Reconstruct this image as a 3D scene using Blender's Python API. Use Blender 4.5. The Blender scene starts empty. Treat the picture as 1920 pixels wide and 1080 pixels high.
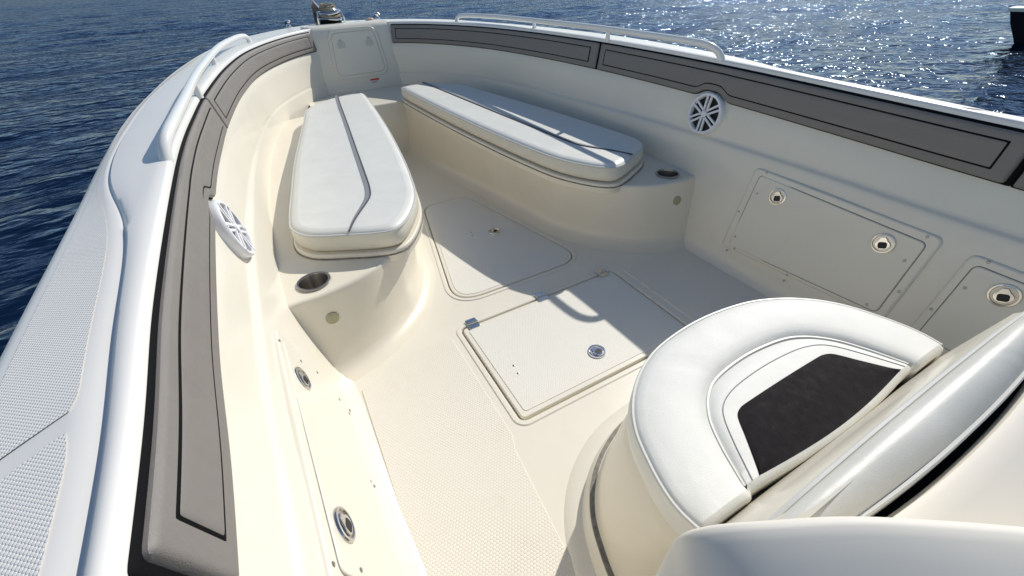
import bpy, bmesh, math, random
from mathutils import Vector, Matrix
import numpy as np
random.seed(4); rng = np.random.RandomState(7)
C = bpy.context.scene.collection
sc = bpy.context.scene
S = 1.25                       # model units -> metres

# ---------------------------------------------------------------- camera
def cam_axes(yaw, pitch, roll):
    a, b, c = map(math.radians, (yaw, pitch, roll))
    f = Vector((math.sin(a)*math.cos(b), math.cos(a)*math.cos(b), -math.sin(b)))
    r = Vector((math.cos(a), -math.sin(a), 0)); u = r.cross(f)
    return r*math.cos(c)+u*math.sin(c), u*math.cos(c)-r*math.sin(c), f
cr, cu, cf = cam_axes(26.976, 37.384, -3.239)
cam = bpy.data.cameras.new('camera'); co = bpy.data.objects.new('camera', cam); C.objects.link(co)
co.matrix_world = Matrix(((cr.x, cu.x, -cf.x, -.66007*S), (cr.y, cu.y, -cf.y, 0), (cr.z, cu.z, -cf.z, S), (0, 0, 0, 1)))
cam.sensor_width = 36; cam.lens = 14.4285; cam.clip_start = .02; cam.clip_end = 20000
sc.camera = co
# ---------------------------------------------------------------- light
SUN = Vector((.803, .363, .707)).normalized()
elev = math.asin(SUN.z); azim = math.atan2(SUN.x, SUN.y)
w = bpy.data.worlds.new('World'); sc.world = w; w.use_nodes = True
sky = w.node_tree.nodes.new('ShaderNodeTexSky'); sky.sky_type = 'NISHITA'; sky.sun_disc = False
sky.sun_elevation = elev; sky.sun_rotation = azim; sky.air_density = 1.0; sky.dust_density = .2; sky.ozone_density = 1.5
bgn = w.node_tree.nodes['Background']; bgn.inputs[1].default_value = .097
w.node_tree.links.new(sky.outputs[0], bgn.inputs[0])
sl = bpy.data.lights.new('sun', 'SUN'); sl.energy = 3.85; sl.angle = math.radians(.53); sl.color = (1, .95, .865)
so = bpy.data.objects.new('sun', sl); C.objects.link(so); so.rotation_euler = (-SUN).to_track_quat('-Z', 'Y').to_euler()
vs = sc.view_settings; vs.view_transform = 'Standard'; vs.look = 'None'; vs.exposure = 0.06; vs.gamma = 1
sc.cycles.diffuse_bounces = 8; sc.cycles.max_bounces = 12

# ---------------------------------------------------------------- materials
def mat(name, col, rough=.4, metal=0, coat=0, noise=0, nscale=4, bump=0, bscale=200, spec=.5, sheen=0):
    m = bpy.data.materials.new(name); m.use_nodes = True; nt = m.node_tree; p = nt.nodes['Principled BSDF']
    p.inputs['Base Color'].default_value = (*col, 1); p.inputs['Roughness'].default_value = rough
    p.inputs['Metallic'].default_value = metal; p.inputs['Coat Weight'].default_value = coat
    p.inputs['Coat Roughness'].default_value = .08; p.inputs['Specular IOR Level'].default_value = spec
    tc = nt.nodes.new('ShaderNodeTexCoord')
    if noise:
        n = nt.nodes.new('ShaderNodeTexNoise'); n.inputs['Scale'].default_value = nscale; n.inputs['Detail'].default_value = 6
        nt.links.new(tc.outputs['Object'], n.inputs['Vector'])
        r = nt.nodes.new('ShaderNodeValToRGB'); r.color_ramp.elements[0].position = .3; r.color_ramp.elements[1].position = .75
        r.color_ramp.elements[0].color = (*[c*(1-noise) for c in col], 1); r.color_ramp.elements[1].color = (*col, 1)
        nt.links.new(n.outputs[0], r.inputs[0]); nt.links.new(r.outputs[0], p.inputs['Base Color'])
        rr = nt.nodes.new('ShaderNodeMapRange'); rr.inputs[3].default_value = rough*.8; rr.inputs[4].default_value = min(1, rough*1.25)
        nt.links.new(n.outputs[0], rr.inputs[0]); nt.links.new(rr.outputs[0], p.inputs['Roughness'])
    if bump:
        n2 = nt.nodes.new('ShaderNodeTexNoise'); n2.inputs['Scale'].default_value = bscale; n2.inputs['Detail'].default_value = 3
        nt.links.new(tc.outputs['Object'], n2.inputs['Vector'])
        b = nt.nodes.new('ShaderNodeBump'); b.inputs['Strength'].default_value = bump; b.inputs['Distance'].default_value = .002
        nt.links.new(n2.outputs[0], b.inputs['Height']); nt.links.new(b.outputs[0], p.inputs['Normal'])
    return m
def wear(m, scale=5, amount=.12, tint=(.80, .72, .60), relief=0, rscale=9):
    """uneven soft soiling over the base colour, and optional slack wrinkles"""
    nt = m.node_tree; p = nt.nodes['Principled BSDF']; L = nt.links.new; tc = nt.nodes.new('ShaderNodeTexCoord')
    n = nt.nodes.new('ShaderNodeTexNoise'); n.inputs['Scale'].default_value = scale; n.inputs['Detail'].default_value = 9; n.inputs['Roughness'].default_value = .7; n.inputs['Distortion'].default_value = .8
    L(tc.outputs['Object'], n.inputs['Vector']); r = nt.nodes.new('ShaderNodeMapRange'); r.inputs[1].default_value = .52; r.inputs[2].default_value = .78; r.inputs[4].default_value = amount*2
    L(n.outputs[0], r.inputs[0]); mx = nt.nodes.new('ShaderNodeMix'); mx.data_type = 'RGBA'; mx.blend_type = 'MULTIPLY'; L(r.outputs[0], mx.inputs[0])
    src = p.inputs['Base Color'].links[0].from_socket if p.inputs['Base Color'].links else None
    if src: L(src, mx.inputs[6])
    else: mx.inputs[6].default_value = p.inputs['Base Color'].default_value
    mx.inputs[7].default_value = (*tint, 1); L(mx.outputs[2], p.inputs['Base Color'])
    if relief:
        w_ = nt.nodes.new('ShaderNodeTexNoise'); w_.inputs['Scale'].default_value = rscale; w_.inputs['Detail'].default_value = 2; w_.inputs['Distortion'].default_value = 1.2; L(tc.outputs['Object'], w_.inputs['Vector'])
        b = nt.nodes.new('ShaderNodeBump'); b.inputs['Distance'].default_value = relief; b.inputs['Strength'].default_value = 1; L(w_.outputs[0], b.inputs['Height'])
        if p.inputs['Normal'].links: L(p.inputs['Normal'].links[0].from_socket, b.inputs['Normal'])
        L(b.outputs[0], p.inputs['Normal'])
def nonskid(name, col, pitch=.011, dist=.0016, rot=0., rough=.5, contrast=.14):
    """moulded non-skid gelcoat: rows of small wedges as relief"""
    m = mat(name, col, rough); nt = m.node_tree; p = nt.nodes['Principled BSDF']; L = nt.links.new
    tc = nt.nodes.new('ShaderNodeTexCoord'); mp = nt.nodes.new('ShaderNodeMapping')
    mp.inputs['Rotation'].default_value = (0, 0, rot); L(tc.outputs['Object'], mp.inputs['Vector'])
    sx = nt.nodes.new('ShaderNodeSeparateXYZ'); L(mp.outputs[0], sx.inputs[0])
    def math_(op, a, b=None):
        n = nt.nodes.new('ShaderNodeMath'); n.operation = op
        for k, v_ in ((0, a), (1, b)):
            if v_ is None: continue
            if isinstance(v_, (int, float)): n.inputs[k].default_value = v_
            else: L(v_, n.inputs[k])
        return n.outputs[0]
    row = math_('MULTIPLY', sx.outputs[1], 1/pitch); fl = math_('FLOOR', row); odd = math_('MULTIPLY', fl, .5)
    cx = math_('ADD', math_('MULTIPLY', sx.outputs[0], 1/(pitch*1.15)), odd)
    a = math_('SINE', math_('MULTIPLY', math_('FRACT', row), math.pi)); b = math_('SINE', math_('MULTIPLY', math_('FRACT', cx), math.pi))
    h = math_('MINIMUM', math_('MULTIPLY', math_('MULTIPLY', a, b), 1.7), 1)
    bm_ = nt.nodes.new('ShaderNodeBump'); bm_.inputs['Distance'].default_value = dist; bm_.inputs['Strength'].default_value = 1
    L(h, bm_.inputs['Height']); L(bm_.outputs[0], p.inputs['Normal'])
    n = nt.nodes.new('ShaderNodeTexNoise'); n.inputs['Scale'].default_value = 3; n.inputs['Detail'].default_value = 8; L(tc.outputs['Object'], n.inputs['Vector'])
    # grime held in the low channels between the wedges, uneven over the panel
    gr = math_('MULTIPLY', math_('SUBTRACT', 1, h), math_('ADD', math_('MULTIPLY', n.outputs[0], .8), .5))
    mx = nt.nodes.new('ShaderNodeMix'); mx.data_type = 'RGBA'
    mx.inputs[6].default_value = (*col, 1); mx.inputs[7].default_value = (*[c*.55 for c in col], 1)
    L(math_('MULTIPLY', gr, contrast*2), mx.inputs[0]); L(mx.outputs[2], p.inputs['Base Color'])
    return m
CREAM = (.80, .757, .65); WHITE = (.80, .785, .75)
M = dict(
 liner=mat('cream_gelcoat', CREAM, .34, coat=.22, noise=.05, nscale=2.2),
 bench=mat('cream_moulding', (.79, .737, .617), .33, coat=.25, noise=.05, nscale=3),
 deck=mat('white_gelcoat', WHITE, .33, coat=.15, noise=.03, nscale=3),
 hull=mat('hull_gelcoat', (.76, .77, .77), .15, coat=.6),
 floor=mat('floor_gelcoat', (.79, .75, .65), .35, noise=.05, nscale=3),
 floor_ns=nonskid('floor_nonskid', (.79, .75, .655), .0085, .0006, 0, .55, .10),
 hatch_ns=nonskid('hatch_nonskid', (.78, .76, .69), .007, .0004, 0, .55, .06),
 deck_ns=nonskid('deck_nonskid', (.82, .81, .775), .0042, .0005, 1.75, .5, .10),
 gutter=mat('gutter_gelcoat', (.62, .54, .41), .5),
 vinyl=mat('white_vinyl', (.775, .775, .72), .42, noise=.05, nscale=9, bump=.25, bscale=900),
 vinylseat=mat('seat_vinyl', (.79, .79, .74), .5, noise=.07, nscale=14, bump=.3, bscale=700),
 vinylside=mat('cream_vinyl', (.72, .69, .59), .42, noise=.05, nscale=9, bump=.2, bscale=900),
 bolster=mat('bolster_vinyl', (.68, .67, .61), .36, noise=.06, nscale=7, bump=.25, bscale=700),
 welt=mat('welt', (.62, .62, .58), .4), stripe=mat('grey_stripe', (.27, .275, .29), .45), seam=mat('seam', (.07, .07, .08), .6),
 black_vinyl=mat('black_vinyl', (.013, .0115, .013), .7, noise=.06, nscale=60, bump=.3, bscale=500, spec=.09),
 pad=mat('grey_pad', (.215, .198, .182), .55, noise=.05, nscale=12, bump=.3, bscale=600),
 black=mat('black_rubber', (.006, .006, .007), .75, noise=.4, nscale=25, spec=.12),
 dark=mat('dark_recess', (.012, .012, .013), .6), steel=mat('stainless', (.62, .61, .59), .18, metal=1), chrome=mat('chrome', (.8, .8, .8), .07, metal=1),
 brushed=mat('brushed_steel', (.42, .40, .38), .28, metal=1), plastic=mat('white_plastic', (.80, .80, .82), .35),
 lens=mat('light_lens', (.36, .34, .20), .15, coat=1), red=mat('label_red', (.65, .08, .03), .5), paper=mat('label_white', (.75, .72, .68), .5),
 rail=mat('white_powder_coat', (.80, .80, .775), .25, coat=.3), rope=mat('rope', (.35, .29, .2), .9, noise=.4, nscale=60),
 catch=mat('catch_plastic', (.60, .59, .53), .4), shell=mat('console_gelcoat', (.78, .74, .655), .6, noise=.05, nscale=4), caulk=mat('caulk', (.30, .28, .24), .8, noise=.5, nscale=60), tan=mat('tan_plastic', (.55, .40, .30), .5), blue=mat('blue_cap', (.12, .2, .35), .35),
 farhull=mat('dark_hull', (.016, .018, .022), .25), fardeck=mat('pale_green_deck', (.62, .70, .62), .4), print=mat('label_print', (.12, .1, .1), .6),
)
wear(M['floor_ns'], 4, .12); wear(M['floor'], 6, .10); wear(M['hatch_ns'], 5, .08); wear(M['liner'], 3, .07); wear(M['bench'], 4, .09)
wear(M['deck_ns'], 5, .10, (.75, .76, .74)); wear(M['vinyl'], 6, .06, (.85, .83, .76), .006, 2.6); wear(M['vinylside'], 6, .08, (.8, .75, .62), .003, 5); wear(M['vinylseat'], 9, .10, (.80, .78, .70), .0035, 4); wear(M['bolster'], 7, .06, (.8, .78, .7), .004, 4); wear(M['pad'], 8, .10, (.8, .78, .76), .003, 10)
# ---------------------------------------------------------------- helpers
def tag(o, label=None, cat=None, group=None, kind=None):
    for k, v_ in (('label', label), ('category', cat), ('group', group), ('kind', kind)):
        if v_: o[k] = v_
    return o
def empty(name, loc=(0, 0, 0)):
    o = bpy.data.objects.new(name, None); C.objects.link(o); o.location = Vector(loc)*S; o.empty_display_size = .05; return o
def put(name, me, parent=None, mw=None):
    o = bpy.data.objects.new(name, me); C.objects.link(o)
    if parent:
        o.parent = parent
        pw = WM.get(parent.name, Matrix.Translation(parent.location) if parent.type == 'EMPTY' else Matrix())
        o.matrix_parent_inverse = pw.inverted()
    if mw is not None: o.matrix_world = mw; o.matrix_basis = mw
    WM[o.name] = mw.copy() if mw is not None else Matrix()
    return o
WM = {}
def mesh(name, v, f, mats, idx=None, ang=35, scale=True):
    me = bpy.data.meshes.new(name)
    v = np.asarray(v, float)*(S if scale else 1)
    me.from_pydata(v.tolist(), [], f)
    bm = bmesh.new(); bm.from_mesh(me); 
    bmesh.ops.recalc_face_normals(bm, faces=bm.faces); bm.to_mesh(me); bm.free()
    for m_ in (mats if isinstance(mats, (list, tuple)) else [mats]): me.materials.append(m_)
    if idx is not None: me.polygons.foreach_set('material_index', idx)
    me.set_sharp_from_angle(angle=math.radians(ang)); me.polygons.foreach_set('use_smooth', [len(q.vertices) < 5 for q in me.polygons])
    return me
def obj(name, v, f, mats, parent=None, idx=None, ang=35): return put(name, mesh(name, v, f, mats, idx, ang), parent)
def cr_spline(P, n, closed=False):
    """Catmull-Rom through P resampled to n points uniform in parameter"""
    P = np.asarray(P, float); k = len(P)
    if closed: idx = lambda i: P[i % k]; T = np.linspace(0, k, n, endpoint=False)
    else:
        Q = np.vstack([2*P[0]-P[1], P, 2*P[-1]-P[-2]]); idx = lambda i: Q[i+1]; T = np.linspace(0, k-1, n)
    out = []
    for t in T:
        i = int(min(math.floor(t), (k-1 if closed else k-2))); u = t-i
        a, b, c, d = idx(i-1), idx(i), idx(i+1), idx(i+2)
        out.append(.5*(2*b+(c-a)*u+(2*a-5*b+4*c-d)*u*u+(3*b-a-3*c+d)*u**3))
    return np.array(out)
def arc_resample(P, n, closed=False):
    P = np.asarray(P, float); Q = np.vstack([P, P[:1]]) if closed else P
    s = np.r_[0, np.cumsum(np.linalg.norm(np.diff(Q, axis=0), axis=1))]
    t = np.linspace(0, s[-1], n, endpoint=not closed)
    return np.stack([np.interp(t, s, Q[:, j]) for j in range(P.shape[1])], 1)
def loft(rows, closed=False, cap0=False, cap1=False):
    """rows: list of equal length point lists -> verts, faces"""
    n = len(rows[0]); v = np.vstack(rows); f = []
    for i in range(len(rows)-1):
        for j in range(n if closed else n-1):
            j2 = (j+1) % n; f.append((i*n+j, i*n+j2, (i+1)*n+j2, (i+1)*n+j))
    if cap0: f.append(tuple(range(n))[::-1])
    if cap1: f.append(tuple((len(rows)-1)*n+j for j in range(n)))
    return v, f
def join(*parts):
    V, F, o = [], [], 0
    for v, f in parts:
        V.append(np.asarray(v, float)); F += [tuple(i+o for i in q) for q in f]; o += len(v)
    return np.vstack(V), F
def offset2(P, d):
    """offset closed ccw 2D polygon outward by d"""
    P = np.asarray(P, float)[:, :2]; a = np.roll(P, 1, 0); b = np.roll(P, -1, 0)
    t1 = P-a; t2 = b-P; t1 /= np.linalg.norm(t1, axis=1)[:, None]+1e-9; t2 /= np.linalg.norm(t2, axis=1)[:, None]+1e-9
    n = np.stack([t1[:, 1]+t2[:, 1], -t1[:, 0]-t2[:, 0]], 1); n /= np.linalg.norm(n, axis=1)[:, None]+1e-9
    return P+n*d
def ccw(P):
    P = np.asarray(P, float); x, y = P[:, 0], P[:, 1]
    return P if np.sum(x*np.roll(y, -1)-np.roll(x, -1)*y) > 0 else P[::-1]
def rrect(x0, x1, y0, y1, r, n=6):
    out = []
    for cx, cy, a0 in ((x1-r, y0+r, -90), (x1-r, y1-r, 0), (x0+r, y1-r, 90), (x0+r, y0+r, 180)):
        for k in range(n+1):
            a = math.radians(a0+90*k/n); out.append((cx+r*math.cos(a), cy+r*math.sin(a)))
    return np.array(out)
def rpoly(P, r, n=6):
    """round the corners of a closed ccw polygon"""
    P = ccw(P); out = []; k = len(P); rs = r if hasattr(r, '__len__') else [r]*k
    for i in range(k):
        a, b, c = P[i-1], P[i], P[(i+1) % k]; u = (a-b)/np.linalg.norm(a-b); v_ = (c-b)/np.linalg.norm(c-b)
        th = math.acos(max(-1, min(1, u@v_))); d = min(rs[i]/math.tan(th/2), .45*np.linalg.norm(a-b), .45*np.linalg.norm(c-b))
        p, q = b+u*d, b+v_*d
        for t in np.linspace(0, 1, n+1): out.append((1-t)**2*p+2*t*(1-t)*b+t*t*q)
    return np.array(out)
def z3(P, z): P = np.asarray(P, float)[:, :2]; return np.c_[P, np.full(len(P), z)]
def slab(P, z0, z1, r=.004, steps=3):
    """plate with rounded top edge"""
    P = ccw(P); rows = [z3(P, z0), z3(P, z1-r)]
    for k in range(1, steps+1):
        a = math.pi/2*k/steps; rows.append(z3(offset2(P, -r*(1-math.cos(a))), z1-r+r*math.sin(a)))
    return loft(rows, True, True, True)
def fill_holes(loops, z):
    """flat sheet between an outer loop and hole loops"""
    bm = bmesh.new(); ed = []
    for L in loops:
        vs_ = [bm.verts.new((p[0], p[1], z)) for p in L]
        ed += [bm.edges.new((vs_[i], vs_[(i+1) % len(vs_)])) for i in range(len(vs_))]
    bmesh.ops.triangle_fill(bm, use_beauty=True, use_dissolve=False, edges=ed)
    bm.verts.index_update(); v = [tuple(q.co) for q in bm.verts]; f = [tuple(q.index for q in g.verts) for g in bm.faces]; bm.free()
    return np.array(v), f
def tube(path, r, n=10, cap=True):
    P = np.asarray(path, float); k = len(P); rr = r if hasattr(r, '__len__') else [r]*k; rows = []
    T = np.gradient(P, axis=0); T /= np.linalg.norm(T, axis=1)[:, None]+1e-12
    up = np.array([0, 0, 1.]) if abs(T[0, 2]) < .9 else np.array([1., 0, 0])
    for i in range(k):
        a = np.cross(T[i], up); a /= np.linalg.norm(a); b = np.cross(a, T[i]); up = b
        rows.append([P[i]+rr[i]*(a*math.cos(t)+b*math.sin(t)) for t in np.linspace(0, 2*math.pi, n, endpoint=False)])
    return loft(rows, True, cap, cap)
def lathe(prof, n=24):
    rows = [[(r*math.cos(t), r*math.sin(t), z) for t in np.linspace(0, 2*math.pi, n, endpoint=False)] for r, z in prof]
    return loft(rows, True, True, True)
def box(c, h):
    c = np.array(c, float); v = np.array([[sx, sy, sz] for sx in (-1, 1) for sy in (-1, 1) for sz in (-1, 1)], float)*np.array(h)+c
    return v, [(0, 1, 3, 2), (4, 6, 7, 5), (0, 4, 5, 1), (2, 3, 7, 6), (0, 2, 6, 4), (1, 5, 7, 3)]
def frame(p, nrm, up=(0, 0, 1)):
    """matrix: local z = nrm, local y ~ up, at p (model units)"""
    z = Vector(nrm).normalized(); u = Vector(up); y = (u-z*u.dot(z)).normalized(); x = y.cross(z)
    return Matrix(((x.x, y.x, z.x, p[0]*S), (x.y, y.y, z.y, p[1]*S), (x.z, y.z, z.z, p[2]*S), (0, 0, 0, 1)))
def mir(v): v = np.array(v, float); v[..., 0] *= -1; return v
def sm(a, b, x): t = np.clip((x-a)/(b-a), 0, 1); return t*t*(3-2*t)

# ---------------------------------------------------------------- sea
SEAZ = -.36
def make_sea():
    rad = np.concatenate([[.0], np.geomspace(1.0, 90, 330), np.geomspace(95, 9000, 50)]); na = 540
    # finer angular spacing where the camera looks is not needed: even ring
    th = np.linspace(0, 2*math.pi, na, endpoint=False)
    R, T = np.meshgrid(rad[1:], th, indexing='ij'); X = R*np.sin(T); Y = R*np.cos(T); Z = np.zeros_like(X)
    r2 = np.random.RandomState(3)
    for k in range(42):
        lam = .55*1.11**k if k < 24 else r2.uniform(1.2, 7); a = math.radians(168+r2.normal(0, 34)); kk = 2*math.pi/lam
        amp = .005*lam**.8*(.75 if lam < 6 else .35); ph = kk*(X*math.sin(a)+Y*math.cos(a))+r2.uniform(0, 6.28)
        fade = np.clip(1.6-R/(lam*26), 0, 1)
        s_ = np.sin(ph); Z += amp*fade*(s_+.25*np.cos(2*ph))*(.6+.4*np.sin(.13*X*r2.uniform(.5, 1.5)+.17*Y+r2.uniform(0, 6)))
    v = np.c_[X.ravel(), Y.ravel(), Z.ravel()]; f = []
    nr = len(rad)-1
    I = np.arange(nr*na).reshape(nr, na); J = np.roll(I, -1, 1)
    f = np.stack([I[:-1], J[:-1], J[1:], I[1:]], -1).reshape(-1, 4)
    me = bpy.data.meshes.new('sea'); me.vertices.add(len(v)); me.vertices.foreach_set('co', v.ravel())
    me.loops.add(f.size); me.loops.foreach_set('vertex_index', f.ravel().astype(np.int32))
    me.polygons.add(len(f)); me.polygons.foreach_set('loop_start', np.arange(0, f.size, 4, dtype=np.int32))
    me.update(calc_edges=True); me.polygons.foreach_set('use_smooth', [True]*len(f))
    m = mat('sea_water', (.002, .016, .052), .10, spec=.5); nt = m.node_tree; p = nt.nodes['Principled BSDF']; p.inputs['IOR'].default_value = 1.33; p.inputs['Specular Tint'].default_value = (.42, .66, 1, 1)
    L = nt.links.new; tc = nt.nodes.new('ShaderNodeTexCoord'); prev = None
    for scl, dist, rot, det in ((.9, .14, .3, 1), (2.6, .110, -.2, 1), (5.5, .074, .25, 1.5), (13, .019, 0, 2)):
        mp = nt.nodes.new('ShaderNodeMapping'); mp.inputs['Rotation'].default_value = (0, 0, rot-.68); mp.inputs['Scale'].default_value = (.6, 1, 1)
        L(tc.outputs['Object'], mp.inputs['Vector'])
        n = nt.nodes.new('ShaderNodeTexNoise'); n.inputs['Scale'].default_value = scl; n.inputs['Detail'].default_value = det; n.inputs['Distortion'].default_value = .4
        L(mp.outputs[0], n.inputs['Vector']); b = nt.nodes.new('ShaderNodeBump'); b.inputs['Distance'].default_value = dist; b.inputs['Strength'].default_value = 1
        L(n.outputs[0], b.inputs['Height'])
        if prev: L(prev.outputs[0], b.inputs['Normal'])
        prev = b
    # body colour of the water under a blue-tinted Fresnel reflection
    fr = nt.nodes.new('ShaderNodeFresnel'); fr.inputs['IOR'].default_value = 1.33; L(prev.outputs[0], fr.inputs['Normal'])
    gl = nt.nodes.new('ShaderNodeBsdfGlossy'); gl.inputs['Color'].default_value = (.50, .61, .80, 1); gl.inputs['Roughness'].default_value = .10; L(prev.outputs[0], gl.inputs['Normal'])
    df = nt.nodes.new('ShaderNodeBsdfDiffuse'); df.inputs['Color'].default_value = (.002, .010, .030, 1)
    ms = nt.nodes.new('ShaderNodeMixShader'); L(fr.outputs[0], ms.inputs[0]); L(df.outputs[0], ms.inputs[1]); L(gl.outputs[0], ms.inputs[2]); L(ms.outputs[0], nt.nodes['Material Output'].inputs['Surface'])
    me.materials.append(m); o = bpy.data.objects.new('sea', me); C.objects.link(o); o.location = (0, 0, SEAZ)
    o.rotation_euler = (math.radians(.7), math.radians(.35), 0)   # the boat floats slightly trimmed against the sea
    tag(o, 'deep blue rippled sea glittering in the sun', None, None, 'structure')
make_sea()

# ================================================================ BOAT
boat = empty('motor_boat'); tag(boat, 'white and cream motor boat with open bow cockpit, seen from its helm', 'boat')
K = np.array([[.84, -.9, .60, 1.03, -.9, .57], [.855, -.4, .625, 1.06, -.4, .585], [.866, 0, .637, 1.075, 0, .60],
 [.876, .365, .65, 1.095, .42, .61], [.892, .634, .659, 1.107, .72, .62], [.90, 1.03, .676, 1.117, 1.15, .635],
 [.90, 1.33, .687, 1.121, 1.5, .652], [.887, 1.6, .697, 1.115, 1.85, .667], [.86, 1.95, .708, 1.09, 2.2, .682],
 [.795, 2.464, .720, 1.02, 2.79, .70], [.69, 2.95, .728, .842, 3.6, .718], [.50, 3.36, .736, .60, 4.02, .729],
 [.28, 3.62, .74, .33, 4.28, .736], [0, 3.70, .745, 0, 4.42, .742]])
NS = 400
G = cr_spline(K, NS)                        # stations, starboard half, aft -> bow
A, O = G[:, :3].copy(), G[:, 3:].copy()
dz_ = np.interp(O[:, 1], [1.6, 3.6], [.030, .010]); k_ = (1-O[:, 2]-dz_)/(1-O[:, 2])
O = np.c_[.66+(O[:, 0]-.66)*k_, O[:, 1]*k_, O[:, 2]+dz_]; O[-1, 0] = 0; O[:, 0] = np.where(O[:, 0] < .66, G[:, 3], O[:, 0])
tg = np.gradient(A[:, :2], axis=0); tg /= np.linalg.norm(tg, axis=1)[:, None]
NO = np.stack([tg[:, 1], -tg[:, 0]], 1)      # plan normal, outboard
NO[-1] = (0, 1)
AY = A[:, 1]
def st(y):                                  # station index from fore-aft position of curve A
    return float(np.interp(y, AY, np.arange(NS)))
def sect(i, d, z):                          # d outward from A along normal, z absolute; fractional i
    i0 = int(min(max(math.floor(i), 0), NS-2)); u = i-i0
    a = A[i0]*(1-u)+A[i0+1]*u; n = NO[i0]*(1-u)+NO[i0+1]*u
    return np.array([a[0]+n[0]*d, a[1]+n[1]*d, z])
def Az(i): return float(np.interp(i, np.arange(NS), A[:, 2]))
lipw = np.interp(AY, [-.9, .3, .8, .95, 1.08, 1.3, 1.7, 2.1, 2.8, 3.2, 3.5, 3.7], [.015, .022, .038, .055, .105, .13, .15, .16, .145, .12, .10, .09])
_k = np.hanning(41); _k /= _k.sum(); lipw = np.convolve(np.pad(lipw, 20, 'edge'), _k, 'valid')
def full(rows):                             # half rows (starboard, aft->bow) -> full ring rows
    return [np.vstack([r, mir(r)[::-1][1:]]) for r in rows]

# deck: lip, gutter, side deck, rolled edge
def deck_rows():
    prof = []
    for i in range(NS):
        a = A[i]; n = np.r_[NO[i], 0]; o = O[i]; wl = lipw[i]; z = a[2]; w1 = min(wl, .05); p = []
        wide = sm(.05, .1, wl); fwd = sm(.75, 1.1, a[1])
        def q(d, dz): p.append(a+n*d+np.array([0, 0, dz]))
        q(-.006, -.03); q(.002, -.004); q(.0035, .011); q(.006, .0165); q(.012, .0195); q(.003+w1*.6, .020); q(.003+w1*.85, .0185)
        # raised moulding that carries the rail
        q(.001+w1*1.0+(wl-w1)*.35, .017); q(.002+w1*1.0+(wl-w1)*.8, .0145); q(.004+wl, .0115); q(.007+wl, .0085-.003*fwd); q(.010+wl, .008-.004*fwd); q(.016+wl, .0110-.005*fwd)
        b = p[-1].copy()
        ov = o-b; L = np.linalg.norm(ov[:2]); u = ov/max(L, 1e-6); u[2] = 0
        for t in (.25, .5, .75): p.append(b+(o-b)*t*(1-.03/max(L, .04)))
        e = o-u*.022; p.append(e+[0, 0, .004]); p.append(o-u*.01+[0, 0, .001]); p.append(o-u*.002+[0, 0, -.007]); p.append(o+u*.002+[0, 0, -.018])
        p.append(o+u*.001+[0, 0, -.03]); p.append(o-u*.008+[0, 0, -.036])
        prof.append(p)
    P = np.array(prof)                      # station, k, 3
    return [P[:, k] for k in range(P.shape[1])], P
drows, DP = deck_rows()
v, f = loft(full(drows)); deck = obj('side_deck', v, f, M['deck'], boat, ang=40)
tag(deck, 'glossy white gunwale and side deck wrapping round the bow')
# hull skin below the deck edge
hrows = [DP[:, -1].copy()]
for fr, dz in ((.02, -.08), (.05, -.25), (.12, -.5), (.22, -.8), (.36, -1.05), (.6, -1.3)):
    r = DP[:, -1].copy(); r[:, 0] *= (1-fr*.55); r[:, 1] -= fr*.9*np.clip((r[:, 1]-1)/3, 0, 1); r[:, 2] = r[:, 2]+dz; hrows.append(r)
v, f = loft(full(hrows)); obj('hull', v, f, M['hull'], boat)
# non-skid panels on the side deck
def deck_patch(i0a, i1a, i0b, i1b, side, n=90, m=6, gap_in=.020, gap_out=.028, taper=0):
    """sheet on the flat of the side deck; a = inner edge stations, b = outer edge stations"""
    grid = []
    for s_ in np.linspace(0, 1, n):
        row = []
        for t in np.linspace(0, 1, m):
            i = (i0a+(i1a-i0a)*s_)*(1-t)+(i0b+(i1b-i0b)*s_)*t; k = int(min(max(math.floor(i), 0), NS-2)); u = i-k
            b = DP[k, 12]*(1-u)+DP[k+1, 12]*u; o = DP[k, 16]*(1-u)+DP[k+1, 16]*u
            L = np.linalg.norm(o-b); d0 = gap_in/L; d1 = 1-(gap_out-.02)/L
            if taper: d0 = d0+(d1-d0)*.9*max(0, (s_-1+taper)/taper)**2
            # rounded ends
            e = min(s_, 1-s_)*n; sh = .06*max(0, 1-e/3)**2
            row.append(b+(o-b)*(d0+(d1-d0)*(sh+(1-2*sh)*t)))
        grid.append(np.array(row)+[0, 0, .0012])
    rows = [np.array(g) for g in grid]; v, f = loft(rows)
    if side < 0: v = mir(v)
    o = obj('nonskid_panel', v, f, M['deck_ns'], deck); return o
for s_ in (-1, 1):
    deck_patch(st(.455), st(2.75), st(.40), st(2.75), s_, 130, 7, taper=.35)
    deck_patch(st(-.85), st(.425), st(-.85), st(.365), s_, 50)
# liner wall
lrows = []
prof = []
for i in range(NS):
    z = A[i, 2]; q = lambda d, zz: A[i]*[1, 1, 0]+np.r_[NO[i]*d, zz]
    cs = sm(3.0, 1.9, AY[i])                 # crease fades towards the bow
    y_ = AY[i]; a_ = lambda p: float(np.interp(y_, [.9, 1.5, 2.4], p))
    e5, e2, e4 = a_([-.142, -.105, -.075]), a_([-.104, -.082, -.052]), a_([-.064, -.062, -.042]); e3 = a_([-.046, -.046, -.036])
    prof.append([q(e5-.066, -.012), q(e5-.036, .001), q(e5-.021, .008), q(e5-.008, .024), q(e5, .05), q(e2, .22), q(e4, .415), q(e4+.003, .424), q(e4+.006, .429), q((e4+e3)/2+.004, .4325), q(e3, .437), q(e3+.002, .446), q(-.029, z-.16), q(-.0205, z-.120), q(-.0165, z-.113), q(-.006, z-.06), q(.003, z-.005)])
P = np.array(prof); v, f = loft(full([P[:, k] for k in range(P.shape[1])]))
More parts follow.
